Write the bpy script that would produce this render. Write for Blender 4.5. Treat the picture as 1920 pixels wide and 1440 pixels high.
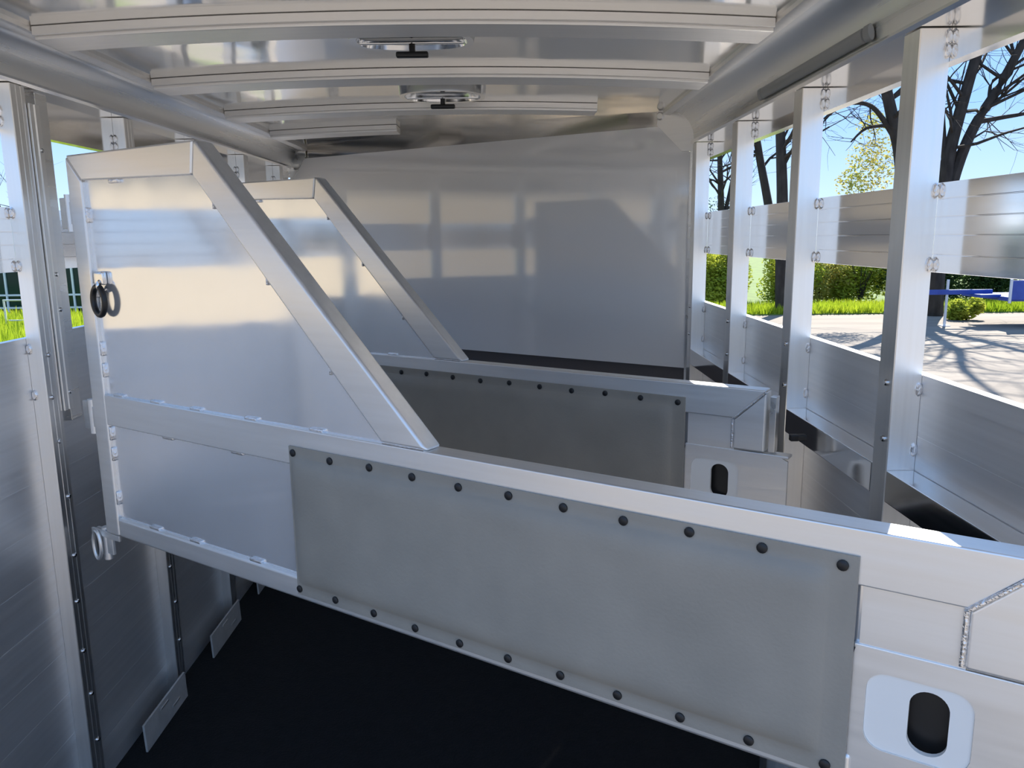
import bpy, bmesh, math, random
from mathutils import Vector, Matrix, noise as mnoise

for o in list(bpy.data.objects):
    bpy.data.objects.remove(o)
S = bpy.context.scene
COL = S.collection
R = math.radians

# ---------------------------------------------------------------- camera
cam_d = bpy.data.cameras.new('camera')
cam_d.sensor_width = 36.0
cam_d.lens = 1472.0 / 1920.0 * 36.0
cam_d.clip_start = 0.02
cam_d.clip_end = 800
cam = bpy.data.objects.new('camera', cam_d)
COL.objects.link(cam)
cam.location = (0, 0, 1.65)
cam.rotation_euler = (Matrix.Rotation(R(90 - 10.6), 3, 'X') @ Matrix.Rotation(R(-0.65), 3, 'Z')).to_euler()
S.camera = cam

# ---------------------------------------------------------------- sky, sun, exposure
SUN_AZ, SUN_EL = R(30), R(46)
world = bpy.data.worlds.new('sky')
S.world = world
world.use_nodes = True
wn = world.node_tree
bg = wn.nodes['Background']
# clear spring sky: pale near the horizon, deeper blue overhead, the same all round
tcw = wn.nodes.new('ShaderNodeTexCoord')
sep = wn.nodes.new('ShaderNodeSeparateXYZ')
rmp = wn.nodes.new('ShaderNodeValToRGB')
wn.links.new(tcw.outputs['Generated'], sep.inputs[0])
wn.links.new(sep.outputs['Z'], rmp.inputs[0])
cr = rmp.color_ramp
cr.elements[0].position = 0.0
cr.elements[0].color = (0.54, 0.70, 0.90, 1)
cr.elements[1].position = 1.0
cr.elements[1].color = (0.24, 0.42, 0.80, 1)
e = cr.elements.new(0.14)
e.color = (0.28, 0.50, 0.90, 1)
e = cr.elements.new(0.35)
e.color = (0.28, 0.48, 0.86, 1)
wn.links.new(rmp.outputs[0], bg.inputs[0])
bg.inputs[1].default_value = 0.44
sun_d = bpy.data.lights.new('sun', 'SUN')
sun_d.energy = 3.6
sun_d.angle = R(0.53)
sun_d.color = (1.0, 0.95, 0.87)
sun = bpy.data.objects.new('sun', sun_d)
COL.objects.link(sun)
sv = Vector((math.sin(SUN_AZ) * math.cos(SUN_EL), math.cos(SUN_AZ) * math.cos(SUN_EL), math.sin(SUN_EL)))
sun.rotation_euler = sv.to_track_quat('Z', 'Y').to_euler()
sun.location = (8, 8, 14)
S.view_settings.view_transform = 'Standard'
S.view_settings.look = 'None'
S.view_settings.exposure = 1.82
S.view_settings.gamma = 1.0
S.view_settings.use_curve_mapping = False
# bare metal inside: let light bounce as often as it needs to
S.cycles.max_bounces = 20
S.cycles.glossy_bounces = 14
S.cycles.diffuse_bounces = 8

# ---------------------------------------------------------------- materials
MATS = {}


def mat(name, base, rough=0.5, metal=0.0, var=0.0, scale=(4, 4, 4), rvar=0.0, bump=0.0, bscale=None, detail=4, spec=0.5, base2=None, coat=0.0):
    """Principled material; object-space noise varies colour, roughness and relief."""
    m = bpy.data.materials.new(name)
    m.use_nodes = True
    nt = m.node_tree
    b = nt.nodes['Principled BSDF']
    b.inputs['Base Color'].default_value = (*base, 1)
    b.inputs['Roughness'].default_value = rough
    b.inputs['Metallic'].default_value = metal
    b.inputs['Specular IOR Level'].default_value = spec
    if coat:
        b.inputs['Coat Weight'].default_value = coat
        b.inputs['Coat Roughness'].default_value = 0.08
    if var or rvar or bump or base2:
        tc = nt.nodes.new('ShaderNodeTexCoord')
        mp = nt.nodes.new('ShaderNodeMapping')
        mp.inputs['Scale'].default_value = scale
        nz = nt.nodes.new('ShaderNodeTexNoise')
        nz.inputs['Scale'].default_value = 1.0
        nz.inputs['Detail'].default_value = detail
        nt.links.new(tc.outputs['Object'], mp.inputs[0])
        nt.links.new(mp.outputs[0], nz.inputs['Vector'])
        if var or base2:
            rp = nt.nodes.new('ShaderNodeValToRGB')
            lo = base2 if base2 else tuple(c * (1 - var) for c in base)
            hi = base if base2 else tuple(min(1, c * (1 + var)) for c in base)
            rp.color_ramp.elements[0].color = (*lo, 1)
            rp.color_ramp.elements[1].color = (*hi, 1)
            rp.color_ramp.elements[0].position = 0.3
            rp.color_ramp.elements[1].position = 0.7
            nt.links.new(nz.outputs['Fac'], rp.inputs[0])
            nt.links.new(rp.outputs[0], b.inputs['Base Color'])
        if rvar:
            mr = nt.nodes.new('ShaderNodeMapRange')
            mr.inputs[3].default_value = max(0.02, rough - rvar)
            mr.inputs[4].default_value = rough + rvar
            mr.inputs[1].default_value = 0.3
            mr.inputs[2].default_value = 0.7
            nt.links.new(nz.outputs['Fac'], mr.inputs[0])
            nt.links.new(mr.outputs[0], b.inputs['Roughness'])
        if bump:
            nz2 = nz
            if bscale:
                mp2 = nt.nodes.new('ShaderNodeMapping')
                mp2.inputs['Scale'].default_value = bscale
                nz2 = nt.nodes.new('ShaderNodeTexNoise')
                nz2.inputs['Scale'].default_value = 1.0
                nz2.inputs['Detail'].default_value = 2
                nt.links.new(tc.outputs['Object'], mp2.inputs[0])
                nt.links.new(mp2.outputs[0], nz2.inputs['Vector'])
            bp = nt.nodes.new('ShaderNodeBump')
            bp.inputs['Strength'].default_value = 1.0
            bp.inputs['Distance'].default_value = bump
            nt.links.new(nz2.outputs['Fac'], bp.inputs['Height'])
            nt.links.new(bp.outputs[0], b.inputs['Normal'])
    MATS[name] = m
    return m


M_post = mat('extruded aluminium upright', (0.93, 0.915, 0.89), 0.34, 0.95, var=0.03, scale=(90, 90, 2), rvar=0.05)
M_plank = mat('extruded aluminium plank', (0.91, 0.90, 0.89), 0.10, 1, var=0.015, scale=(60, 0.8, 60), rvar=0.015)
M_plank2 = mat('brushed aluminium lower plank', (0.88, 0.87, 0.86), 0.42, 0.75, var=0.04, scale=(60, 0.8, 80), rvar=0.06)
M_galv = mat('galvanised angle', (0.62, 0.60, 0.57), 0.45, 0.35, var=0.08, scale=(20, 20, 20))
M_header = mat('dull roof header sheet', (0.52, 0.50, 0.47), 0.13, 1, bump=0.003, bscale=(2, 2, 2))
M_base = mat('dark base panel', (0.11, 0.10, 0.10), 0.3, 0)  # one even dark grey for the front wall's lower panel
M_rail = mat('satin aluminium tube', (0.93, 0.92, 0.90), 0.40, 0.82, var=0.03, scale=(3, 60, 60), rvar=0.05)
M_skin = mat('aluminium sheet', (0.90, 0.915, 0.94), 0.12, 0.72, var=0.02, scale=(6, 6, 6), rvar=0.04, bump=0.002, bscale=(3, 3, 3))
M_roof = mat('bright aluminium roof sheet', (0.80, 0.79, 0.77), 0.10, 1, var=0.02, scale=(6, 6, 6), rvar=0.04, bump=0.007, bscale=(2.2, 1.6, 1))
M_bow = mat('roof bow aluminium', (0.95, 0.93, 0.90), 0.42, 0.65, var=0.03, scale=(2, 60, 60), rvar=0.04)
M_cove = mat('roof rail aluminium', (0.84, 0.835, 0.82), 0.30, 1, var=0.03, scale=(40, 1, 40), rvar=0.05)
M_white = mat('white enamelled sheet', (0.93, 0.92, 0.91), 0.07, 0.10, var=0.01, scale=(2, 2, 2), spec=0.6)
M_pad = mat('grey rubber pad', (0.36, 0.33, 0.28), 0.5, 0, base2=(0.305, 0.283, 0.242), scale=(7, 7, 7), rvar=0.06, bump=0.0004, bscale=(160, 160, 160))
M_screw = mat('black screw head', (0.012, 0.012, 0.013), 0.45)
M_floor = mat('black rubber mat', (0.0095, 0.0105, 0.0125), 0.75, 0, var=0.15, scale=(30, 30, 30), bump=0.002, bscale=(120, 120, 120), spec=0.25)
M_weld = mat('weld metal', (0.85, 0.85, 0.86), 0.3, 1, bump=0.003, bscale=(150, 150, 150))
M_black = mat('black rubber', (0.012, 0.012, 0.013), 0.35)
M_chrome = mat('bright plated steel', (0.75, 0.76, 0.78), 0.12, 1)
M_lens = mat('frosted vent plastic', (0.55, 0.55, 0.53), 0.25, 0)
M_strip = mat('grey light bar lens', (0.30, 0.31, 0.31), 0.3, 0)
M_latch = mat('white latch plate', (0.95, 0.93, 0.88), 0.22, 0.0)
M_bark = mat('dark bark', (0.045, 0.038, 0.032), 0.9, 0, var=0.3, scale=(8, 8, 3), spec=0.2)
M_leafy = mat('yellow green leaves', (0.58, 0.58, 0.07), 0.6, 0, base2=(0.24, 0.33, 0.04), scale=(1.3, 1.3, 1.3), spec=0.2)
M_leafd = mat('deep green leaves', (0.06, 0.11, 0.025), 0.6, 0, base2=(0.02, 0.045, 0.015), scale=(1.5, 1.5, 1.5), spec=0.2)
M_leafo = mat('young ochre leaves', (0.58, 0.47, 0.13), 0.6, 0, base2=(0.34, 0.38, 0.08), scale=(1.2, 1.2, 1.2), spec=0.2)
M_grass = mat('grass blades', (0.48, 0.55, 0.04), 0.7, 0, base2=(0.26, 0.38, 0.02), scale=(0.8, 0.8, 0.8), spec=0.2)
M_lawn = mat('lawn soil', (0.13, 0.20, 0.03), 0.9, 0, base2=(0.08, 0.12, 0.025), scale=(2, 2, 2))
M_lot = mat('pale gravel lot', (0.26, 0.222, 0.18), 0.9, 0, base2=(0.175, 0.15, 0.122), scale=(0.35, 1.6, 1), detail=8, bump=0.01, bscale=(9, 9, 9))
M_blue = mat('blue wagon paint', (0.012, 0.045, 0.28), 0.4, 0, base2=(0.03, 0.08, 0.36), scale=(3, 3, 3))
M_steel = mat('pale steel', (0.6, 0.62, 0.65), 0.4, 0.3)
M_tyre = mat('tyre rubber', (0.02, 0.02, 0.02), 0.8)
M_tan = mat('cream siding', (0.56, 0.46, 0.32), 0.6, 0, var=0.04, scale=(0.3, 0.6, 4))
M_tanroof = mat('brown metal roof', (0.16, 0.11, 0.08), 0.5)
M_glass = mat('dark green glazing', (0.006, 0.035, 0.028), 0.08, 0, spec=0.25)
M_frame = mat('white window frame', (0.75, 0.77, 0.75), 0.5)


def leaf(m, k=0.45):
    """Let light through the thin leaves."""
    nt = m.node_tree
    b = nt.nodes['Principled BSDF']
    out = nt.nodes['Material Output']
    tl = nt.nodes.new('ShaderNodeBsdfTranslucent')
    mx = nt.nodes.new('ShaderNodeMixShader')
    mx.inputs[0].default_value = k
    src = b.inputs['Base Color'].links[0].from_socket
    nt.links.new(src, tl.inputs['Color'])
    nt.links.new(b.outputs[0], mx.inputs[1])
    nt.links.new(tl.outputs[0], mx.inputs[2])
    nt.links.new(mx.outputs[0], out.inputs['Surface'])


for m_ in (M_leafy, M_leafd, M_leafo, M_grass):
    leaf(m_)


# ---------------------------------------------------------------- mesh helpers
class MB:
    def __init__(self):
        self.v = []
        self.f = []

    def add(self, vs, fs):
        n = len(self.v)
        self.v += [tuple(p) for p in vs]
        self.f += [tuple(i + n for i in f) for f in fs]
        return self

    def box(self, x0, x1, y0, y1, z0, z1):
        return self.add([(x0, y0, z0), (x1, y0, z0), (x1, y1, z0), (x0, y1, z0), (x0, y0, z1), (x1, y0, z1), (x1, y1, z1), (x0, y1, z1)],
                        [(0, 3, 2, 1), (4, 5, 6, 7), (0, 1, 5, 4), (1, 2, 6, 5), (2, 3, 7, 6), (3, 0, 4, 7)])

    def prism(self, poly, a, b, axis='y'):
        """poly: 2D outline; axis y -> (x,z), z -> (x,y), x -> (y,z); extruded a..b along the axis."""
        def p3(p, t):
            if axis == 'y':
                return (p[0], t, p[1])
            if axis == 'z':
                return (p[0], p[1], t)
            return (t, p[0], p[1])
        n = len(poly)
        vs = [p3(p, a) for p in poly] + [p3(p, b) for p in poly]
        fs = [tuple(range(n)), tuple(range(2 * n - 1, n - 1, -1))]
        fs += [(i, i + n, (i + 1) % n + n, (i + 1) % n) for i in range(n)]
        return self.add(vs, fs)

    def tube(self, pts, rad, sides=6, cap=True):
        pts = [Vector(p) for p in pts]
        if not hasattr(rad, '__len__'):
            rad = [rad] * len(pts)
        vs = []
        ref = Vector((0.31, 0.2, 0.93))
        for i, p in enumerate(pts):
            t = (pts[min(i + 1, len(pts) - 1)] - pts[max(i - 1, 0)]).normalized()
            r = ref if abs(t.dot(ref)) < 0.95 else Vector((1, 0, 0))
            u = t.cross(r).normalized()
            w = t.cross(u)
            for k in range(sides):
                a = 2 * math.pi * k / sides
                vs.append(p + (u * math.cos(a) + w * math.sin(a)) * rad[i])
        fs = []
        for i in range(len(pts) - 1):
            for k in range(sides):
                a = i * sides + k
                b = i * sides + (k + 1) % sides
                fs.append((a, b, b + sides, a + sides))
        if cap:
            fs.append(tuple(range(sides - 1, -1, -1)))
            n = (len(pts) - 1) * sides
            fs.append(tuple(range(n, n + sides)))
        return self.add(vs, fs)

    def torus(self, c, ax, ay, rx, ry, r, n=28, m=8):
        c, ax, ay = Vector(c), Vector(ax), Vector(ay)
        az = ax.cross(ay)
        vs = []
        for i in range(n):
            a = 2 * math.pi * i / n
            p = c + ax * rx * math.cos(a) + ay * ry * math.sin(a)
            out = (ax * math.cos(a) + ay * math.sin(a)).normalized()
            for k in range(m):
                b = 2 * math.pi * k / m
                vs.append(p + out * r * math.cos(b) + az * r * math.sin(b))
        fs = [(i * m + k, ((i + 1) % n) * m + k, ((i + 1) % n) * m + (k + 1) % m, i * m + (k + 1) % m) for i in range(n) for k in range(m)]
        return self.add(vs, fs)

    def disc(self, c, axis, r, h, n=14, dome=0.6):
        """Low round head standing on c along axis."""
        c, az = Vector(c), Vector(axis).normalized()
        ref = Vector((0, 0, 1)) if abs(az.z) < 0.9 else Vector((1, 0, 0))
        ax = az.cross(ref).normalized()
        ay = az.cross(ax)
        vs = []
        for rr, hh in ((r, 0), (r, h * dome), (r * 0.7, h)):
            for i in range(n):
                a = 2 * math.pi * i / n
                vs.append(c + (ax * math.cos(a) + ay * math.sin(a)) * rr + az * hh)
        fs = [(l * n + i, l * n + (i + 1) % n, (l + 1) * n + (i + 1) % n, (l + 1) * n + i) for l in range(2) for i in range(n)]
        fs.append(tuple(range(2 * n, 3 * n)))
        fs.append(tuple(range(n - 1, -1, -1)))
        return self.add(vs, fs)

    def mesh(self, name, m, bevel=0.0, seg=2, smooth=True):
        bm = bmesh.new()
        vs = [bm.verts.new(p) for p in self.v]
        for f in self.f:
            try:
                bm.faces.new([vs[i] for i in f])
            except ValueError:
                pass
        bmesh.ops.recalc_face_normals(bm, faces=bm.faces)
        if bevel:
            es = [e for e in bm.edges if len(e.link_faces) == 2 and e.calc_face_angle(0) > R(25)]
            bmesh.ops.bevel(bm, geom=es, offset=bevel, segments=seg, profile=0.5, affect='EDGES', clamp_overlap=True)
        me = bpy.data.meshes.new(name)
        bm.to_mesh(me)
        bm.free()
        me.materials.append(m)
        if smooth:
            me.polygons.foreach_set('use_smooth', [True] * len(me.polygons))
            me.set_sharp_from_angle(angle=R(38))
        return me

    def build(self, name, m, parent=None, bevel=0.0, seg=2, smooth=True, loc=None):
        o = put(name, self.mesh(name, m, bevel, seg, smooth), parent, loc)
        if bevel and smooth:
            w = o.modifiers.new('even normals', 'WEIGHTED_NORMAL')
            w.keep_sharp = True
        return o


def put(name, me, parent=None, loc=None):
    o = bpy.data.objects.new(name, me)
    COL.objects.link(o)
    if parent is not None:
        o.parent = parent
    if loc is not None:
        o.location = loc
    return o


def empty(name, loc=(0, 0, 0), rz=0.0, parent=None):
    o = bpy.data.objects.new(name, None)
    o.empty_display_size = 0.1
    COL.objects.link(o)
    o.location = loc
    o.rotation_euler = (0, 0, rz)
    if parent is not None:
        o.parent = parent
    return o


def tag(o, label=None, cat=None, group=None, kind=None):
    if label:
        o['label'] = label
    if cat:
        o['category'] = cat
    if group:
        o['group'] = group
    if kind:
        o['kind'] = kind
    return o


def copy_tree(o, parent=None):
    c = o.copy()
    COL.objects.link(c)
    c.parent = parent
    for ch in list(o.children):
        copy_tree(ch, c)
    return c


# ================================================================ THE TRAILER SHELL
FLOOR = -0.08
GROUND = -0.65
XR, XRS = 0.79, 0.85        # right wall: inner face of uprights, plane of the planks
XL, XLS = -1.30, -1.34      # left wall
Y0 = 0.62                  # open rear end, shell cut short to let in more daylight
K = 0.656                   # slant: a divider comes K towards the rear for each unit to the right
WN = Vector((K, 1, 0)).normalized()

tag(MB().box(XLS - 0.01, XRS + 0.01, Y0, 5.2, FLOOR - 0.05, FLOOR).build('floor', M_floor, bevel=0.003), kind='structure')


def plank_profile(x, z0, z1, sgn, t=0.022, ribs=(), rd=0.0003, rw=0.0012):
    """Outline of one extruded plank: inner face at x with shallow grooves, body to x+sgn*t."""
    pts = [(x + sgn * 0.0003, z0), (x, z0 + 0.0003)]
    for r in ribs:
        zc = z0 + (z1 - z0) * r
        pts += [(x, zc - rw), (x + sgn * rd, zc - rw * 0.4), (x + sgn * rd, zc + rw * 0.4), (x, zc + rw)]
    pts += [(x, z1 - 0.0003), (x + sgn * 0.0003, z1), (x + sgn * t, z1), (x + sgn * t, z0)]
    return pts


weld_me = MB().disc((0, 0, 0), (0, -1, 0), 0.009, 0.006, n=8).mesh('weld_bead', M_weld)
bolt_me = {s: MB().disc((0, 0, 0), (s, 0, 0), 0.007, 0.005, n=10).mesh('bolt', M_chrome) for s in (-1, 1)}


def side_wall(name, sgn, xi, xs, posts, top_lower, slat, win_top, lip, y1, yr0=Y0):
    w = tag(empty(name, (xi, (Y0 + y1) / 2, FLOOR)), kind='structure')
    w.location = (0, 0, 0)
    n = 11
    h = (top_lower - FLOOR) / n
    for i in range(n):
        p = MB().prism(plank_profile(xs, FLOOR + i * h, FLOOR + (i + 1) * h, sgn), yr0, y1)
        p.build('side_plank', M_plank2, w, smooth=False)
    # bay by bay slats and header
    ys = posts
    for a, b in zip(ys[:-1], ys[1:]):
        MB().prism(plank_profile(xs, slat[0], slat[1], sgn, 0.022, (0.2, 0.42, 0.62, 0.82)), a + 0.064, b + 0.001).build('slat', M_plank, w, smooth=False)
    hp = [(xs, win_top), (xs, lip), (xi - sgn * 0.004, lip), (xi - sgn * 0.008, lip + 0.008), (xi - sgn * 0.004, lip + 0.016), (xs + sgn * 0.03, lip + 0.016), (xs + sgn * 0.03, win_top)]
    MB().prism(hp, yr0, y1).build('header_rail', M_plank, w, smooth=False)
    zt = lip
    for y in ys:
        # upright: box section with two shallow grooves on the inner face, going down to the floor
        d = 0.0012 * sgn
        grooves = [] if sgn > 0 else [(xi, y + 0.018), (xi + d, y + 0.020), (xi + d, y + 0.024), (xi, y + 0.026), (xi, y + 0.040), (xi + d, y + 0.042), (xi + d, y + 0.046), (xi, y + 0.048)]
        poly = [(xi, y + 0.002)] + grooves + [
                (xi, y + 0.063), (xi + sgn * 0.002, y + 0.065), (xs - sgn * 0.0005, y + 0.065), (xs - sgn * 0.0005, y), (xi + sgn * 0.002, y)]
        po = MB().prism(poly, FLOOR, zt - 0.002, 'z').build('upright', M_post, w, smooth=False)
        for z in (slat[0] + 0.015, slat[1] - 0.015, win_top + 0.02, win_top + 0.045, top_lower - 0.03, top_lower - 0.16):
            put('weld_bead', weld_me, po, (xs - sgn * 0.006, y, z)).scale = (0.8, 1, 1.7)
        for z in (0.13, 0.29, 0.44, 0.60, 0.74, 0.92, 1.09, 1.22, 1.34):
            if sgn < 0 or z > 1.2:
                put('bolt', bolt_me[-sgn], po, (xi, y + 0.033 + 0.012 * math.sin(z * 9), z))
    return w


PR = [0.62, 0.985, 1.60, 2.215, 2.83, 3.445]
PL = [0.62, 0.93, 1.54, 2.155, 2.77, 3.37, 3.98, 4.59]
wall_r = side_wall('wall_right', 1, XR, XRS, PR, 1.36, (1.571, 1.746), 1.973, 2.036, 4.2)
wall_l = side_wall('wall_left', -1, XL, XLS, PL, 1.39, (1.572, 1.743), 1.945, 2.062, 4.92)
# ledge beam between the right-hand uprights
for a, b in zip(PR[:-1], PR[1:]):
    MB().box(XR, XRS - 0.001, a + 0.066, b - 0.001, 1.086, 1.155).build('ledge_beam', M_plank, wall_r, bevel=0.003)
# sloping kick plates on the left, each ending at an upright
for a in (2.155, 2.77, 3.37):
    b = a + 0.61
    kp = MB().prism([(XL + 0.026, FLOOR + 0.001), (XL + 0.034, FLOOR + 0.001), (XL + 0.030, 0.022), (XL + 0.022, 0.022)], a + 0.27, b).build('kick_plate', M_galv, wall_l, bevel=0.0015)
    for t, zz in ((0.36, 0.0), (0.62, -0.045)):
        y = a + 0.27 + (b - a - 0.27) * t
        MB().tube([(XL + 0.031 - zz * 0.03, y, zz + 0.003), (XL + 0.031 - zz * 0.03, y + 0.06, zz + 0.003)], 0.004, 6).build('weld_bead', M_weld, kp)
# hinge tube next to the upright that carries the near divider
MB().prism([(XL + 0.006, 2.224), (XL + 0.006, 2.236), (XL + 0.003, 2.239), (XL + 0.003, 2.246), (XL + 0.006, 2.249), (XL + 0.006, 2.268), (XLS + 0.001, 2.268), (XLS + 0.001, 2.224)], 1.17, 2.02, 'z').build('hinge_channel', M_post, wall_l, smooth=False)
MB().box(XLS + 0.001, XL - 0.004, 2.270, 2.328, 1.13, 2.058).build('hinge_tube', M_cove, wall_l, bevel=0.003)
for z in (1.22, 1.46, 1.56, 1.90):
    MB().disc((XL + 0.006, 2.258, z), (1, 0, 0), 0.006, 0.004, 10).build('bolt', M_chrome, wall_l)

# ---------------------------------------------------------------- ceiling
ceil = tag(empty('ceiling'), kind='structure')
CXL, CXR, CZ, CROWN = -1.20, 0.675, 2.185, 0.027


def roof_z(x):
    u = (x - (CXL + CXR) / 2) / ((CXR - CXL) / 2)
    return CZ + CROWN * (1 - u * u)


def arc_strip(x0, x1, ya, yb, dz0, dz1, n=24):
    """Curved bar across the roof; dz: offset of its bottom and top below the roof line."""
    poly = []
    xs = [x0 + (x1 - x0) * i / n for i in range(n + 1)]
    poly = [(x, roof_z(x) - dz0) for x in xs] + [(x, roof_z(x) - dz1) for x in reversed(xs)]
    return MB().prism(poly, ya, yb)


arc_strip(CXL - 0.01, CXR + 0.01, Y0, 5.1, 0.0, -0.012, 32).build('roof_sheet', M_roof, ceil)
for sgn, xe, xi, lip in ((1, CXR, XR, 2.036), (-1, CXL, XL, 2.062)):
    y1 = 3.72 if sgn > 0 else 4.95
    tr = [(xe, CZ - 0.012), (xe + sgn * 0.004, CZ - 0.016), (xe + sgn * 0.026, CZ - 0.020), (xe + sgn * 0.030, CZ - 0.014), (xe + sgn * 0.030, CZ + 0.01), (xe, CZ + 0.01)]
    MB().prism(tr, Y0, y1).build('edge_trim', M_bow, ceil)
    # coved roof rail: quarter curve from the trim down to the header lip
    xa, za = xe + sgn * 0.028, CZ - 0.008
    xb, zb = xi + sgn * 0.006, lip + 0.016
    inner, outer = [], []
    for i in range(17):
        a = math.pi / 2 * i / 16
        inner.append((xa + (xb - xa) * math.sin(a), zb + (za - zb) * math.cos(a)))
        outer.append((xa + (xb - xa) * math.sin(a) + sgn * 0.012, zb + (za - zb) * math.cos(a) + 0.012))
    MB().prism(inner + outer[::-1], Y0, y1).build('cove_rail', M_cove, ceil)
for yc, x1 in ((0.82, CXR), (1.50, CXR), (2.175, CXR), (2.845, CXR), (3.53, 0.375), (4.16, -0.56)):
    bow = empty('roof_bow', parent=ceil)
    arc_strip(CXL + 0.002, x1 - 0.002, yc - 0.070, yc - 0.064, 0.023, 0.001).build('flange', M_bow, bow, bevel=0.001, seg=1)
    arc_strip(CXL + 0.002, x1 - 0.002, yc - 0.060, yc + 0.070, 0.032, 0.001).build('channel', M_bow, bow, bevel=0.003)

# ---------------------------------------------------------------- slanted front wall
wall_f = tag(empty('wall_front'), kind='structure')
WP = Vector((0.79, 3.53, 0))
LEN = (0.79 + 1.345) * math.sqrt(1 + K * K)
wall_f.location = (WP.x, WP.y, 0)
wall_f.rotation_euler = (0, 0, -math.atan(K))
CS = math.sqrt(1 + K * K)


def wx(X):
    return (X - 0.79) * CS       # world X -> distance along the wall


MB().prism([(wx(-1.335), 1.054), (wx(0.785), 1.054), (wx(0.785), 2.005), (wx(0.765), 2.014), (wx(0.671), 2.122), (wx(-1.226), 2.124), (wx(-1.302), 2.03), (wx(-1.335), 2.03)], 0, 0.012).build('white_panel', M_white, wall_f, smooth=False)
MB().prism([(wx(-1.25), 2.12), (wx(0.70), 2.118), (wx(0.70), 2.23), (wx(-1.25), 2.23)], 0.006, 0.02).build('header_plate', M_header, wall_f)
MB().prism([(wx(-1.335), FLOOR), (wx(0.845), FLOOR), (wx(0.845), 1.15), (wx(-1.335), 1.15)], 0.02, 0.035).build('base_panel', M_base, wall_f)
MB().box(wx(0.786), wx(0.80), -0.004, 0.02, FLOOR, 2.05).build('edge_strip', M_cove, wall_f, bevel=0.001)
MB().prism([(wx(0.655), 2.128), (wx(0.755), 2.008), (wx(0.80), 2.008), (wx(0.812), 2.06), (wx(0.80), 2.12), (wx(0.765), 2.17), (wx(0.71), 2.19), (wx(0.66), 2.19)], -0.006, -0.001).build('corner_cap', M_bow, wall_f, bevel=0.0015)
MB().prism([(wx(-1.21), 2.132), (wx(-1.30), 2.02), (wx(-1.34), 2.02), (wx(-1.34), 2.19), (wx(-1.21), 2.19)], -0.006, -0.001).build('corner_cap', M_cove, wall_f, bevel=0.0015)
MB().disc((wx(0.668), -0.001, 2.165), (0, -1, 0), 0.018, 0.012, n=14).build('bolt', M_bow, wall_f)

# ================================================================ STALL DIVIDERS
TH = 0.05


def rr_points(cx, cz, hx, hz, r, n):
    """Rounded rectangle sampled at n angles around its centre."""
    out = []
    for i in range(n):
        a = 2 * math.pi * (i + 0.5) / n
        dx, dz = math.cos(a), math.sin(a)
        lo, hi = 0, 2
        for _ in range(40):
            t = (lo + hi) / 2
            qx, qz = abs(dx * t), abs(dz * t)
            ex, ez = max(qx - (hx - r), 0), max(qz - (hz - r), 0)
            ins = (qx <= hx and qz <= hz) and (ex * ex + ez * ez <= r * r or ex == 0 or ez == 0)
            if ins:
                lo = t
            else:
                hi = t
        out.append((cx + dx * lo, cz + dz * lo))
    return out


def holed_plate(outer, inner, y0, y1):
    """Plate between two matching loops of (x,z) points."""
    n = len(outer)
    vs = []
    for loop, y in ((outer, y0), (inner, y0), (outer, y1), (inner, y1)):
        vs += [(p[0], y, p[1]) for p in loop]
    fs = []
    for i in range(n):
        j = (i + 1) % n
        fs += [(i, j, n + j, n + i), (2 * n + j, 2 * n + i, 3 * n + i, 3 * n + j), (i, 2 * n + i, 2 * n + j, j), (n + i, n + j, 3 * n + j, 3 * n + i)]
    return MB().add(vs, fs)


def box_loop(x0, x1, z0, z1, cx, cz, n):
    out = []
    for i in range(n):
        a = 2 * math.pi * (i + 0.5) / n
        dx, dz = math.cos(a), math.sin(a)
        t = min(((x1 - cx) / dx if dx > 0 else (x0 - cx) / dx), ((z1 - cz) / dz if dz > 0 else (z0 - cz) / dz))
        out.append((cx + dx * t, cz + dz * t))
    return out


ZT, ZR1, ZR0, ZB1, ZB0 = 1.878, 1.232, 1.146, 0.872, 0.815     # top, mid rail, bottom rail heights
SE = 2.25                                                       # length of the divider


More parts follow.
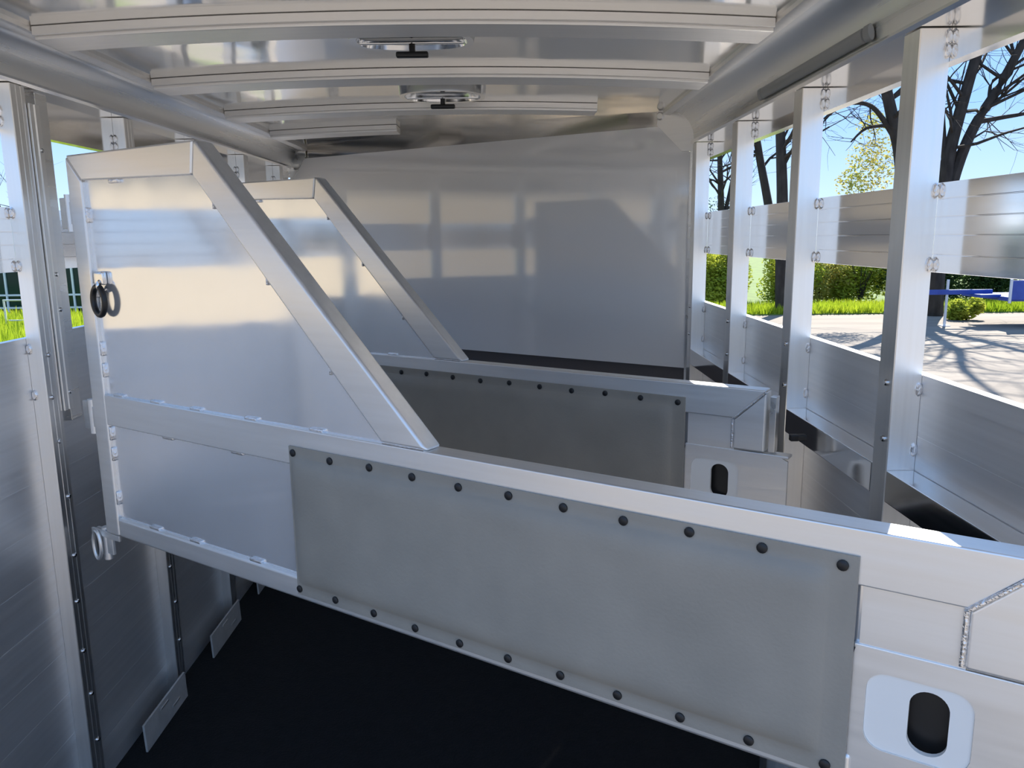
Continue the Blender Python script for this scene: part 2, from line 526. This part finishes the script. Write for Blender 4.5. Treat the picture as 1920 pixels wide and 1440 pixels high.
def make_divider():
    d = empty('stall_divider', (0, 0, 0))
    z0 = 0

    def P(poly, name, m=M_rail, y0=0.0, y1=TH, bevel=0.006, seg=3, parent=d):
        return MB().prism(poly, y0, y1).build(name, m, parent, bevel=bevel, seg=seg)
    # frame
    P([(0, ZB0), (0.066, ZB0), (0.066, ZT - 0.068), (0, ZT - 0.002)], 'hinge_stile')
    P([(0.001, ZT), (0.068, ZT - 0.068), (0.537, ZT - 0.078), (0.551, ZT)], 'top_rail')
    P([(0.539, ZT - 0.079), (0.553, ZT), (0.566, ZT - 0.006), (1.221, ZR1 + 0.0005), (1.096, ZR1 + 0.0005)], 'slanted_bar', bevel=0.008)
    P([(0.067, ZR0), (2.161, ZR0), (2.249, ZR1 - 0.002), (2.244, ZR1), (0.067, ZR1)], 'middle_rail', bevel=0.011, seg=4)
    P([(0.067, ZB0), (2.03, ZB0), (2.03, ZB1), (0.067, ZB1)], 'bottom_rail', bevel=0.008)
    es = P([(2.163, ZR0 - 0.003), (2.251, ZR1 - 0.004), (2.251, 1.056), (2.163, 1.056)], 'end_stile')
    MB().tube([(2.162, -0.001, ZR0 - 0.001), (2.249, -0.001, ZR1 - 0.006)], 0.0035, 8).build('weld_bead', M_weld, es)
    MB().tube([(2.160, 0.002, 1.06), (2.160, 0.002, ZR0 - 0.004)], 0.004, 8).build('weld_bead', M_weld, es)
    # sheets set back inside the frame
    P([(0.064, ZR1 - 0.005), (1.10, ZR1 - 0.005), (0.545, ZT - 0.070), (0.064, ZT - 0.060)], 'head_panel', M_skin, 0.012, 0.020, 0.0, 1)
    P([(0.064, ZB1 - 0.005), (2.03, ZB1 - 0.005), (2.03, ZR0 + 0.005), (0.064, ZR0 + 0.005)], 'lower_panel', M_skin, 0.012, 0.020, 0.0, 1)
    P([(2.028, 1.054), (2.165, 1.054), (2.165, ZR0 + 0.004), (2.028, ZR0 + 0.004)], 'tail_panel', M_rail, 0.007, 0.02, 0.0, 1)
    # slotted tail plate with its bright latch surround
    N = 56
    cx, cz = 2.112, 0.955
    hole = rr_points(cx, cz, 0.070, 0.062, 0.028, N)
    holed_plate(box_loop(2.021, 2.315, ZB0, 1.052, cx, cz, N), hole, 0.004, 0.012).build('tail_plate', M_rail, d)
    slot = [(x + 0.014, z) for x, z in rr_points(cx, cz, 0.026, 0.050, 0.025, N)]
    outer = rr_points(cx, cz, 0.0698, 0.0618, 0.028, N)
    holed_plate(outer, slot, 0.007, 0.016).build('latch_surround', M_latch, d)
    MB().box(2.06, 2.19, 0.035, 0.039, 0.88, 1.03).build('slot_shade', M_black, d)  # black sheet added in place of the shade behind the slot
    MB().box(2.021, 2.316, 0.0045, 0.045, 1.046, 1.054).build('plate_fold', M_rail, d, bevel=0.002)
    MB().box(2.258, 2.276, 0.01, 0.04, 1.058, 1.215).build('latch_bar', M_cove, d, bevel=0.002)
    # rubber pad: flat hems, softly raised middle
    pb = MB()
    s0, s1, a0, a1 = 0.818, 2.022, 0.832, 1.191
    def steps(a, b, ha, hb, n):
        edge = [a, a + ha * 0.5, a + ha, a + ha + 0.004, a + ha + 0.009, a + ha + 0.016, a + ha + 0.03]
        far = [b - hb - 0.03, b - hb - 0.016, b - hb - 0.009, b - hb - 0.004, b - hb, b - hb * 0.5, b]
        m0, m1 = edge[-1], far[0]
        return edge + [m0 + (m1 - m0) * i / n for i in range(1, n)] + far

    ss, zs = steps(s0, s1, 0.006, 0.036, 48), steps(a0, a1, 0.026, 0.024, 16)
    nx, nz = len(ss) - 1, len(zs) - 1
    vs, fs = [], []

    def lift(t):
        t = min(max(t, 0), 1)
        return 1 - (1 - t) ** 2.2

    for z in zs:
        for s in ss:
            e = lift((s - s0 - 0.006) / 0.04) * lift((s1 - 0.036 - s) / 0.04) * lift((z - a0 - 0.026) / 0.04) * lift((a1 - 0.024 - z) / 0.04)
            w = mnoise.noise(Vector((s * 2.2, z * 3.0, 1.7))) * 0.004
            vs.append((s, -0.0045 - e * (0.013 + w), z))
    W = nx + 1
    fs = [(j * W + i, j * W + i + 1, (j + 1) * W + i + 1, (j + 1) * W + i) for j in range(nz) for i in range(nx)]
    pb.add(vs, fs)
    ring = [i for i in range(W)] + [j * W + nx for j in range(1, nz + 1)] + [nz * W + i for i in range(nx - 1, -1, -1)] + [j * W for j in range(nz - 1, 0, -1)]
    n0 = len(pb.v)
    for i in ring:
        x, y, z = vs[i]
        pb.v.append((x, 0.0005, z))
    pb.f += [(ring[i], ring[(i + 1) % len(ring)], n0 + (i + 1) % len(ring), n0 + i) for i in range(len(ring))]
    pad = pb.build('rubber_pad', M_pad, d)
    sm = MB().disc((0, 0, 0), (0, -1, 0), 0.0085, 0.0045, n=14).mesh('screw', M_screw)
    for i in range(11):
        t = i / 10
        s = 0.832 + (2.000 - 0.832) * t
        put('screw', sm, pad, (s, -0.0045, 1.176 - 0.002 * math.sin(i * 2.1)))
        if i < 11:
            put('screw', sm, pad, (s - 0.006, -0.0045, 0.846 + 0.002 * math.sin(i * 1.3)))
    # stitch welds between sheets and frame
    wm = MB().box(-0.022, 0.022, -0.003, 0.012, -0.005, 0.005).mesh('stitch_weld', M_weld, bevel=0.003)
    for s, z in ((0.13, ZR1), (0.30, ZR1), (0.47, ZR1), (0.68, ZR1), (0.90, ZR1), (0.21, ZT - 0.074), (0.42, ZB1), (0.66, ZB1), (0.24, ZB1), (0.34, ZR0), (0.62, ZR0)):
        put('stitch_weld', wm, d, (s, 0.006, z + (0.002 if z != ZT - 0.074 and z != ZR0 else -0.002)))
    wv = MB().box(-0.004, 0.004, -0.003, 0.012, -0.02, 0.02).mesh('stitch_weld', M_weld, bevel=0.003)
    for z in (0.93, 1.06, 1.12, 1.30, 1.36, 1.52, 1.72):
        put('stitch_weld', wv, d, (0.068, 0.006, z))
    wb = MB().tube([(1.10, 0.004, ZR1 + 0.001), (1.21, 0.004, ZR1 + 0.001)], 0.004, 6)
    wb.build('weld_bead', M_weld, d)
    for t in (0.12, 0.42, 0.75):
        x = 0.538 + (1.095 - 0.538) * t
        z = (ZT - 0.078) + (ZR1 - ZT + 0.078) * t
        put('stitch_weld', wv, d, (x - 0.003, 0.008, z - 0.003)).scale = (0.8, 0.8, 0.4)
    # hinges on the wall side
    for z in (1.728, 1.156, 0.77):
        hg = empty('hinge', (0, 0, 0), parent=d)
        MB().tube([(-0.035, 0.02, z - 0.05), (-0.035, 0.02, z + 0.05)], 0.013, 12).build('barrel', M_rail, hg)
        MB().box(-0.034, 0.004, 0.012, 0.022, z - 0.03, z + 0.03).build('leaf_plate', M_rail, hg, bevel=0.002)
        MB().box(-0.082, -0.034, 0.016, 0.026, z - 0.042, z + 0.042).build('wall_plate', M_rail, hg, bevel=0.002)
    return d


ANG = -math.atan(K)
BASE = Vector((-1.19, 2.177, 0))
div = make_divider()
GRP = 'slanted stall dividers'
# second divider first as a copy, then the details only the near one shows
div2 = copy_tree(div)
for o, off in ((div, 0.0), (div2, 1.148)):
    o.location = (BASE.x, BASE.y + off, 0)
    o.rotation_euler = (0, 0, ANG)
tag(div, 'nearer aluminium stall divider with black ring on its head panel, grey pad fully in view', 'stall divider', GRP)
tag(div2, 'farther aluminium stall divider, darker pad, standing just before the white front wall', 'stall divider', GRP)
# hinge socket loop low on the near divider, and its tie ring
hs = empty('hinge_socket', parent=div)
MB().torus((-0.050, -0.004, 0.768), (1, 0, 0), (0, 0, 1), 0.019, 0.044, 0.005, 28, 8).build('loop', M_rail, hs)
MB().box(-0.055, -0.045, -0.002, 0.004, 0.735, 0.803).build('slit', M_black, hs, bevel=0.002)
MB().box(-0.085, 0.06, 0.002, 0.010, 0.796, 0.814).build('strap', M_rail, hs, bevel=0.002)
tr = empty('tie_ring', parent=div)
MB().torus((0.104, -0.006, 1.494), (1, 0, 0), (0, 0, 1), 0.027, 0.038, 0.008, 32, 10).build('ring', M_black, tr)
MB().box(0.082, 0.126, -0.004, 0.012, 1.536, 1.572).build('clip', M_chrome, tr, bevel=0.006)
MB().torus((0.112, 0.004, 1.534), (0, 1, 0), (0, 0, 1), 0.014, 0.014, 0.005, 20, 8).build('eye', M_chrome, tr)

# latch keepers on the right wall behind the far divider
MB().box(XR - 0.022, XR + 0.001, 2.10, 2.12, 1.086, 1.104).build('keeper', M_black, wall_r, bevel=0.003)


# ================================================================ ROOF VENTS AND LIGHT BAR
def vent(c, hx, hy, drop, label):
    v = tag(empty('roof_vent', c), label, 'roof vent', 'oval roof vents')

    def oval(sx, sy, n=40, e=2.6):
        return [(sx * math.copysign(abs(math.cos(t)) ** (2 / e), math.cos(t)), sy * math.copysign(abs(math.sin(t)) ** (2 / e), math.sin(t))) for t in [2 * math.pi * (i + 0.5) / n for i in range(n)]]
    o1, o2, o3 = oval(hx, hy), oval(hx - 0.022, hy - 0.022), oval(hx - 0.03, hy - 0.03)
    n = len(o1)
    m = MB()
    vs = [(p[0], p[1], 0.0) for p in o1] + [(p[0] * 0.98, p[1] * 0.98, -drop) for p in o1] + [(p[0], p[1], -drop) for p in o2] + [(p[0], p[1], 0.0) for p in o3]
    m.add(vs, [(l * n + i, l * n + (i + 1) % n, (l + 1) * n + (i + 1) % n, (l + 1) * n + i) for l in range(3) for i in range(n)])
    m.build('rim', M_chrome, v)
    MB().prism(o3, -drop * 0.35, -0.001, 'z').build('lid', M_lens, v, bevel=0.002)
    MB().box(-hx + 0.03, hx - 0.03, -0.009, 0.009, -drop - 0.006, -drop * 0.4).build('crossbar', M_chrome, v, bevel=0.003)
    MB().tube([(0, 0, -drop * 0.4), (0, 0, -drop - 0.030)], 0.009, 12).build('stem', M_black, v)
    MB().box(-0.046, 0.046, -0.011, 0.011, -drop - 0.042, -drop - 0.026).build('handle', M_black, v, bevel=0.005, seg=3)
    return v


vent((-0.272, 2.36, roof_z(-0.27) + 0.001), 0.178, 0.12, 0.018, 'oval roof vent with black handle, larger one right behind the first bow')
vent((-0.250, 3.12, roof_z(-0.25) + 0.001), 0.165, 0.13, 0.040, 'oval roof vent with black handle, smaller one nearer the white wall')
lb = tag(empty('light_bar', (0.785, 2.19, 2.078)), 'long slim grey light bar along the right roof rail', 'light')
lbp = []
for i in range(12):
    a = 2 * math.pi * i / 12
    lbp.append((0.007 * math.sin(a) - 0.003 * math.cos(a), 0.017 * math.cos(a)))
MB().prism(lbp, -0.345, 0.36).build('lens', M_strip, lb, bevel=0.004, seg=2)
for yy in (-0.385, 0.36):
    MB().prism([(p[0] * 1.1, p[1] * 1.05) for p in lbp], yy, yy + 0.03).build('end_cap', M_strip, lb, bevel=0.003)

# ================================================================ OUTDOORS
rnd = random.Random(7)
tag(MB().box(-150, 150, -80, 160, GROUND - 0.2, GROUND).build('ground', M_lot, smooth=False), kind='structure')
tag(MB().box(4.0, 150, 22.6, 160, GROUND - 0.1, GROUND + 0.03).build('lawn', M_lawn, smooth=False), kind='structure')
tag(MB().box(-150, -5.0, 9.0, 160, GROUND - 0.1, GROUND + 0.03).build('lawn', M_lawn, smooth=False), kind='structure')


def blades(name, x0, x1, y0, y1, n, h, label):
    m = MB()
    for _ in range(n):
        x, y = rnd.uniform(x0, x1), rnd.uniform(y0, y1)
        a = rnd.uniform(0, math.pi)
        w = rnd.uniform(0.015, 0.035)
        hh = h * rnd.uniform(0.5, 1.2)
        dx, dy = math.cos(a) * w, math.sin(a) * w
        lx, ly = rnd.uniform(-0.08, 0.08), rnd.uniform(-0.08, 0.08)
        z = GROUND + 0.02
        m.add([(x - dx, y - dy, z), (x + dx, y + dy, z), (x + lx, y + ly, z + hh)], [(0, 1, 2)])
    return tag(m.build(name, M_grass, smooth=False), label, 'grass', kind='stuff')


blades('grass', 4.5, 18, 22.6, 24.4, 12000, 0.28, 'bright green grass strip below the bushes beyond the lot')
blades('grass', -18, -7.5, 13.0, 24.0, 16000, 0.35, 'long yellow-green grass outside the left wall')


def leaf_cloud(m, c, r, n, size, flat=1.0):
    for _ in range(n):
        u = Vector((rnd.gauss(0, 1), rnd.gauss(0, 1), rnd.gauss(0, 1))).normalized() * (rnd.random() ** 0.4)
        p = Vector((c[0] + u.x * r[0], c[1] + u.y * r[1], c[2] + u.z * r[2]))
        nn = Vector((rnd.gauss(0, 1), rnd.gauss(0, 1), rnd.gauss(0, 1))).normalized()
        t = nn.cross(Vector((0.3, 0.5, 0.81))).normalized()
        b = nn.cross(t)
        s = size * rnd.uniform(0.6, 1.3)
        m.add([p - t * s, p + b * s * 0.5, p + t * s, p - b * s * 0.5], [(0, 1, 2, 3)])


def bush(name, x, y, w, h, material, label, n=2600):
    b = tag(empty(name, (x, y, GROUND)), label, 'bush', 'bushes beyond the lot')
    m = MB()
    for k in range(9):
        cx, cz = rnd.uniform(-0.62, 0.62) * w, h * (0.16 + 0.07 * k)
        leaf_cloud(m, (cx, rnd.uniform(-0.3, 0.3) * w, cz), (w * 0.42, w * 0.4, h * 0.32), n // 3, 0.055)
    m.build('foliage', material, b, smooth=False)
    s = MB()
    for k in range(9):
        a = rnd.uniform(0, 6.28)
        q = Vector((math.cos(a) * w * 0.4, math.sin(a) * w * 0.35, h * rnd.uniform(0.6, 0.95)))
        s.tube([(0, 0, 0), q * 0.5 + Vector((0, 0, h * 0.1)), q], [0.03, 0.018, 0.006], 5)
    s.build('stem', M_bark, b)
    return b


bush('bush', 5.9, 25.5, 1.3, 2.2, M_leafy, 'yellow-green bush next to the white wall edge, farthest left outside')
bush('bush', 7.0, 25.7, 1.2, 2.1, M_leafy, 'yellow-green bush just left of the straight dark trunk')
bush('bush', 8.9, 25.5, 1.3, 1.9, M_leafy, 'yellow-green bush just right of the straight dark trunk')
bush('bush', 10.2, 26.1, 1.3, 1.9, M_leafo, 'ochre-tinged bush between the straight trunk and the leaning tree')
bush('bush', 11.4, 25.7, 1.4, 1.8, M_leafy, 'yellow-green bush behind the leaning tree, beside the second upright')
bush('bush', 13.2, 25.1, 1.6, 2.0, M_leafd, 'dark green bush behind the blue wagon tongue', 3200)
bush('bush', 15.4, 25.3, 1.8, 2.0, M_leafd, 'dark green bush behind the blue wagon bed', 3200)
bush('bush', 12.1, 20.8, 0.5, 0.6, M_leafy, 'small yellow-green bush on the ground below the blue wagon', 700)


# ---- trees: explicit stems, recursive twigs
def grow(m, p, d, r, L, depth):
    if depth == 0 or r < 0.004:
        return
    n = 3
    pts, rad = [p.copy()], [r]
    for i in range(n):
        d = (d + Vector((rnd.gauss(0, 0.16), rnd.gauss(0, 0.16), rnd.gauss(0.05, 0.13)))).normalized()
        p = p + d * (L / n)
        pts.append(p.copy())
        rad.append(r * (1 - 0.55 * (i + 1) / n))
    m.tube(pts, rad, 5 if r > 0.03 else 3, cap=False)
    for k in range(rnd.choice((2, 3, 3))):
        i = rnd.choice((1, 2, 3, 3))
        ax = Vector((rnd.gauss(0, 1), rnd.gauss(0, 1), rnd.gauss(0, 1))).normalized()
        nd = (d + ax * 0.75).normalized()
        grow(m, pts[i], nd, rad[i] * 0.72, L * rnd.uniform(0.6, 0.85), depth - 1)


def tree(label, stems, twigs, leaves=None, material=None, name='bare_tree', depth=4):
    x, y = stems[0][0][0][0], stems[0][0][0][1]
    t = tag(empty(name, (x, y, GROUND)), label, 'tree', 'trees outside')
    off = Vector((x, y, GROUND))
    m = MB()
    for pts, r0, r1, nb, L in stems:
        P = [Vector(q) - off for q in pts]
        n = len(P)
        # smooth the stem
        Q, rr = [], []
        for i in range(n - 1):
            p0, p1, p2, p3 = P[max(i - 1, 0)], P[i], P[i + 1], P[min(i + 2, n - 1)]
            for s in range(4):
                u = s / 4
                Q.append(0.5 * ((2 * p1) + (p2 - p0) * u + (2 * p0 - 5 * p1 + 4 * p2 - p3) * u * u + (3 * p1 - p0 - 3 * p2 + p3) * u ** 3))
                rr.append(r0 + (r1 - r0) * (i + u) / (n - 1))
        Q.append(P[-1])
        rr.append(r1)
        m.tube(Q, rr, 9)
        for k in range(nb):
            i = int(len(Q) * (0.35 + 0.64 * (k + rnd.random()) / nb))
            i = min(i, len(Q) - 1)
            d = (Q[i] - Q[max(i - 1, 0)]).normalized()
            ax = Vector((rnd.gauss(0, 1), rnd.gauss(0, 0.7), rnd.gauss(0.2, 0.6))).normalized()
            grow(m, Q[i], (d * 0.5 + ax).normalized(), min(rr[i] * 0.4, 0.05), L * rnd.uniform(0.6, 1.1), depth)
    m.build('trunk', M_bark, t)
    if leaves:
        lm = MB()
        for c, r, n in leaves:
            leaf_cloud(lm, Vector(c) - off, r, n, 0.045)
        lm.build('foliage', material, t, smooth=False)
    return t


tree('bare dark tree with two upright stems forking, seen past the nearest upright',
     [([(11.87, 22, GROUND), (11.83, 22, 1.0), (11.85, 22, 2.44), (11.87, 22, 3.57), (12.09, 22, 4.81), (12.45, 22.1, 6.29), (12.8, 22.2, 7.8), (13.0, 22.3, 10.5), (13.6, 22, 14)], 0.24, 0.06, 26, 2.2),
      ([(11.85, 22, 1.87), (12.12, 22, 3.29), (12.49, 22, 4.4), (12.97, 21.9, 5.35), (13.42, 21.8, 6.41), (13.9, 21.7, 7.6), (14.8, 21.3, 10), (15, 21, 13)], 0.17, 0.05, 24, 2.0),
      ([(11.85, 22, 3.3), (11.70, 22.1, 4.5), (11.63, 22.2, 5.9), (11.76, 22.3, 7.0)], 0.10, 0.04, 6, 1.0),
      ([(12.6, 22, 4.55), (13.25, 22, 4.66), (13.95, 21.9, 4.78), (14.8, 21.8, 5.1)], 0.07, 0.03, 7, 0.9),
      ([(12.3, 22, 3.9), (12.8, 22, 4.9), (12.9, 22.0, 5.6), (13.7, 22, 6.0)], 0.06, 0.03, 6, 0.9)], 0)
tree('leaning tree with an arching bare limb and ochre young leaves',
     [([(10.16, 20, GROUND), (9.94, 20, 1.47), (9.65, 20, 3.41), (9.43, 20, 4.17), (9.16, 20, 5.04), (8.79, 20, 6.14), (8.5, 20, 7.5), (8.0, 19.8, 10), (7.8, 19.6, 13)], 0.2, 0.06, 24, 2.0),
      ([(9.52, 20, 3.82), (9.04, 20, 4.48), (8.7, 20, 4.73), (8.25, 20, 4.74), (7.81, 20, 4.5), (7.55, 20, 4.1)], 0.07, 0.025, 12, 0.9),
      ([(9.3, 20, 4.23), (8.74, 20, 4.17), (8.38, 20, 3.85)], 0.05, 0.02, 8, 0.7)], 0,
     [((9.4, 21, 3.4), (0.7, 0.6, 0.8), 1100), ((8.8, 20.8, 2.9), (0.4, 0.5, 0.4), 350), ((9.3, 21, 4.4), (0.4, 0.4, 0.3), 250)], M_leafo, 'leafing_tree')
tree('straight dark trunk rising behind the third gap of the right wall',
     [([(7.93, 23, GROUND), (7.85, 23, 1.02), (7.79, 23, 2.53), (7.7, 23, 3.71), (7.62, 23, 4.58), (7.51, 23, 5.86), (7.51, 23, 7.6), (7.3, 23, 11), (7.2, 23, 15)], 0.19, 0.07, 30, 2.4)], 0)
tree('thinner slanting bare tree left of the straight dark trunk',
     [([(8.81, 26, GROUND), (8.46, 26, 1.97), (8.3, 26, 2.82), (8.02, 26, 3.99), (7.86, 26, 4.73), (7.51, 26, 5.94), (7.3, 26, 7.4), (6.8, 26, 10), (6.6, 26, 13)], 0.16, 0.06, 22, 1.8)], 0)
tree('finely twigged tree seen in the narrow gap beside the white wall',
     [([(7.97, 30, GROUND), (7.89, 30, 2.43), (7.77, 30, 4.36), (7.64, 30, 6.3)], 0.16, 0.06, 22, 1.3),
      ([(7.89, 30, 1.8), (8.3, 30.2, 3.6), (8.5, 30.3, 5.5)], 0.09, 0.04, 16, 1.1)], 0,
     [((7.9, 30.4, 2.4), (0.8, 0.5, 0.7), 500)], M_leafd)
tree('slender bare tree beyond the left wall gap',
     [([(-20.5, 32, GROUND), (-19.8, 32, 2.05), (-19.7, 32, 3.0), (-19.4, 32, 4.05), (-19.0, 32, 5.5)], 0.08, 0.02, 18, 1.1),
      ([(-19.9, 32, 1.6), (-20.3, 32, 3.2), (-20.5, 32, 4.5)], 0.05, 0.015, 12, 1.0)], 0, depth=4)

# ---- blue wagon parked on the lot edge
wg = tag(empty('flat_wagon', (12.4, 19.5, GROUND)), 'blue flat wagon with long tongue parked at the lot edge', 'wagon')


def wpart(m, name, mt, parent=wg, bevel=0.008):
    return m.build(name, mt, parent, bevel=bevel)


bed = wpart(MB().box(-0.55, 2.6, -0.8, 0.8, 0.66, 0.76), 'bed', M_blue)
for k in range(4):
    wpart(MB().box(-0.55 + k * 0.80, 0.22 + k * 0.80, -0.84, -0.80, 0.70, 1.16), 'side_panel', M_blue)
for k in range(5):
    wpart(MB().box(-0.60 + k * 0.80, -0.54 + k * 0.80, -0.87, -0.83, 0.62, 1.2), 'stake', M_steel)
wpart(MB().box(-2.1, -0.5, -0.05, 0.05, 0.78, 0.90), 'tongue', M_blue)
wpart(MB().box(-1.0, -0.5, -0.4, 0.4, 0.72, 0.80), 'tongue_brace', M_blue)
js = wpart(MB().tube([(-1.60, 0, 0.0), (-1.60, 0, 1.15)], 0.035, 10), 'jack_stand', M_steel)
MB().box(-1.70, -1.50, -0.1, 0.1, 0.0, 0.02).build('foot', M_steel, js)
for x in (0.45, 1.9):
    wh = wpart(MB().tube([(x, -0.80, 0.33), (x, -0.62, 0.33)], 0.33, 24), 'wheel', M_tyre, bevel=0.03)
    MB().tube([(x, -0.815, 0.33), (x, -0.79, 0.33)], 0.18, 18).build('hub', M_steel, wh)

# ---- glazed building beyond the left wall
gb = tag(empty('glazed_building', (-18.0, 26.0, GROUND)), 'low building of dark green panes in white frames beyond the grass', 'building')
MB().box(-6.0, 5.0, 0.2, 4.0, 0.0, 2.2).build('body', M_glass, gb)
MB().prism([(-6.2, 2.2), (5.2, 2.2), (5.2, 2.3), (-0.5, 3.0), (-6.2, 2.3)], 0.0, 4.2).build('roof', M_frame, gb)
pm = MB().box(0.03, 0.525, 0.15, 0.17, 0, 0.36).mesh('pane', M_glass)
pm2 = MB().box(0.03, 0.525, 0.15, 0.17, 0, 1.45).mesh('pane', M_glass)
for k in range(19):
    x = -5.9 + k * 0.555
    if x > -1.5:
        put('pane', pm, gb, (x, 0, 0.20))
        put('pane', pm2, gb, (x, 0, 0.62))
    MB().box(x - 0.03, x + 0.03, 0.1, 0.19, 0.0, 2.2).build('mullion', M_frame, gb)
for z in (0.14, 0.56, 2.08):
    MB().box(-6.0, 5.0, 0.105, 0.195, z, z + 0.06).build('transom', M_frame, gb)
pr = tag(empty('pipe_rail', (-12.6, 20.5, GROUND)), 'pale pipe rail standing in the grass left', 'rail')
for x in (-0.6, 0.0, 0.6):
    MB().tube([(x, 0, 0), (x, 0, 0.85)], 0.025, 8).build('post', M_steel, pr)
for z in (0.3, 0.83):
    MB().tube([(-0.62, 0, z), (0.62, 0, z)], 0.022, 8).build('bar', M_steel, pr)

# ---- added cream building, unseen left of the trailer, to reflect warm bands in the panels
bn = tag(empty('added_barn', (-13.0, -1.0, GROUND)), 'added cream sided building, unseen left of the trailer, mirrored in the panels', 'building')
MB().box(-8, 0, -9, 8.5, 0, 4.0).build('wall', M_tan, bn)
MB().prism([(-8.4, 4.0), (0.4, 4.0), (0.4, 4.12), (-4, 6.0), (-8.4, 4.12)], -9.4, 8.9).build('roof', M_tanroof, bn)
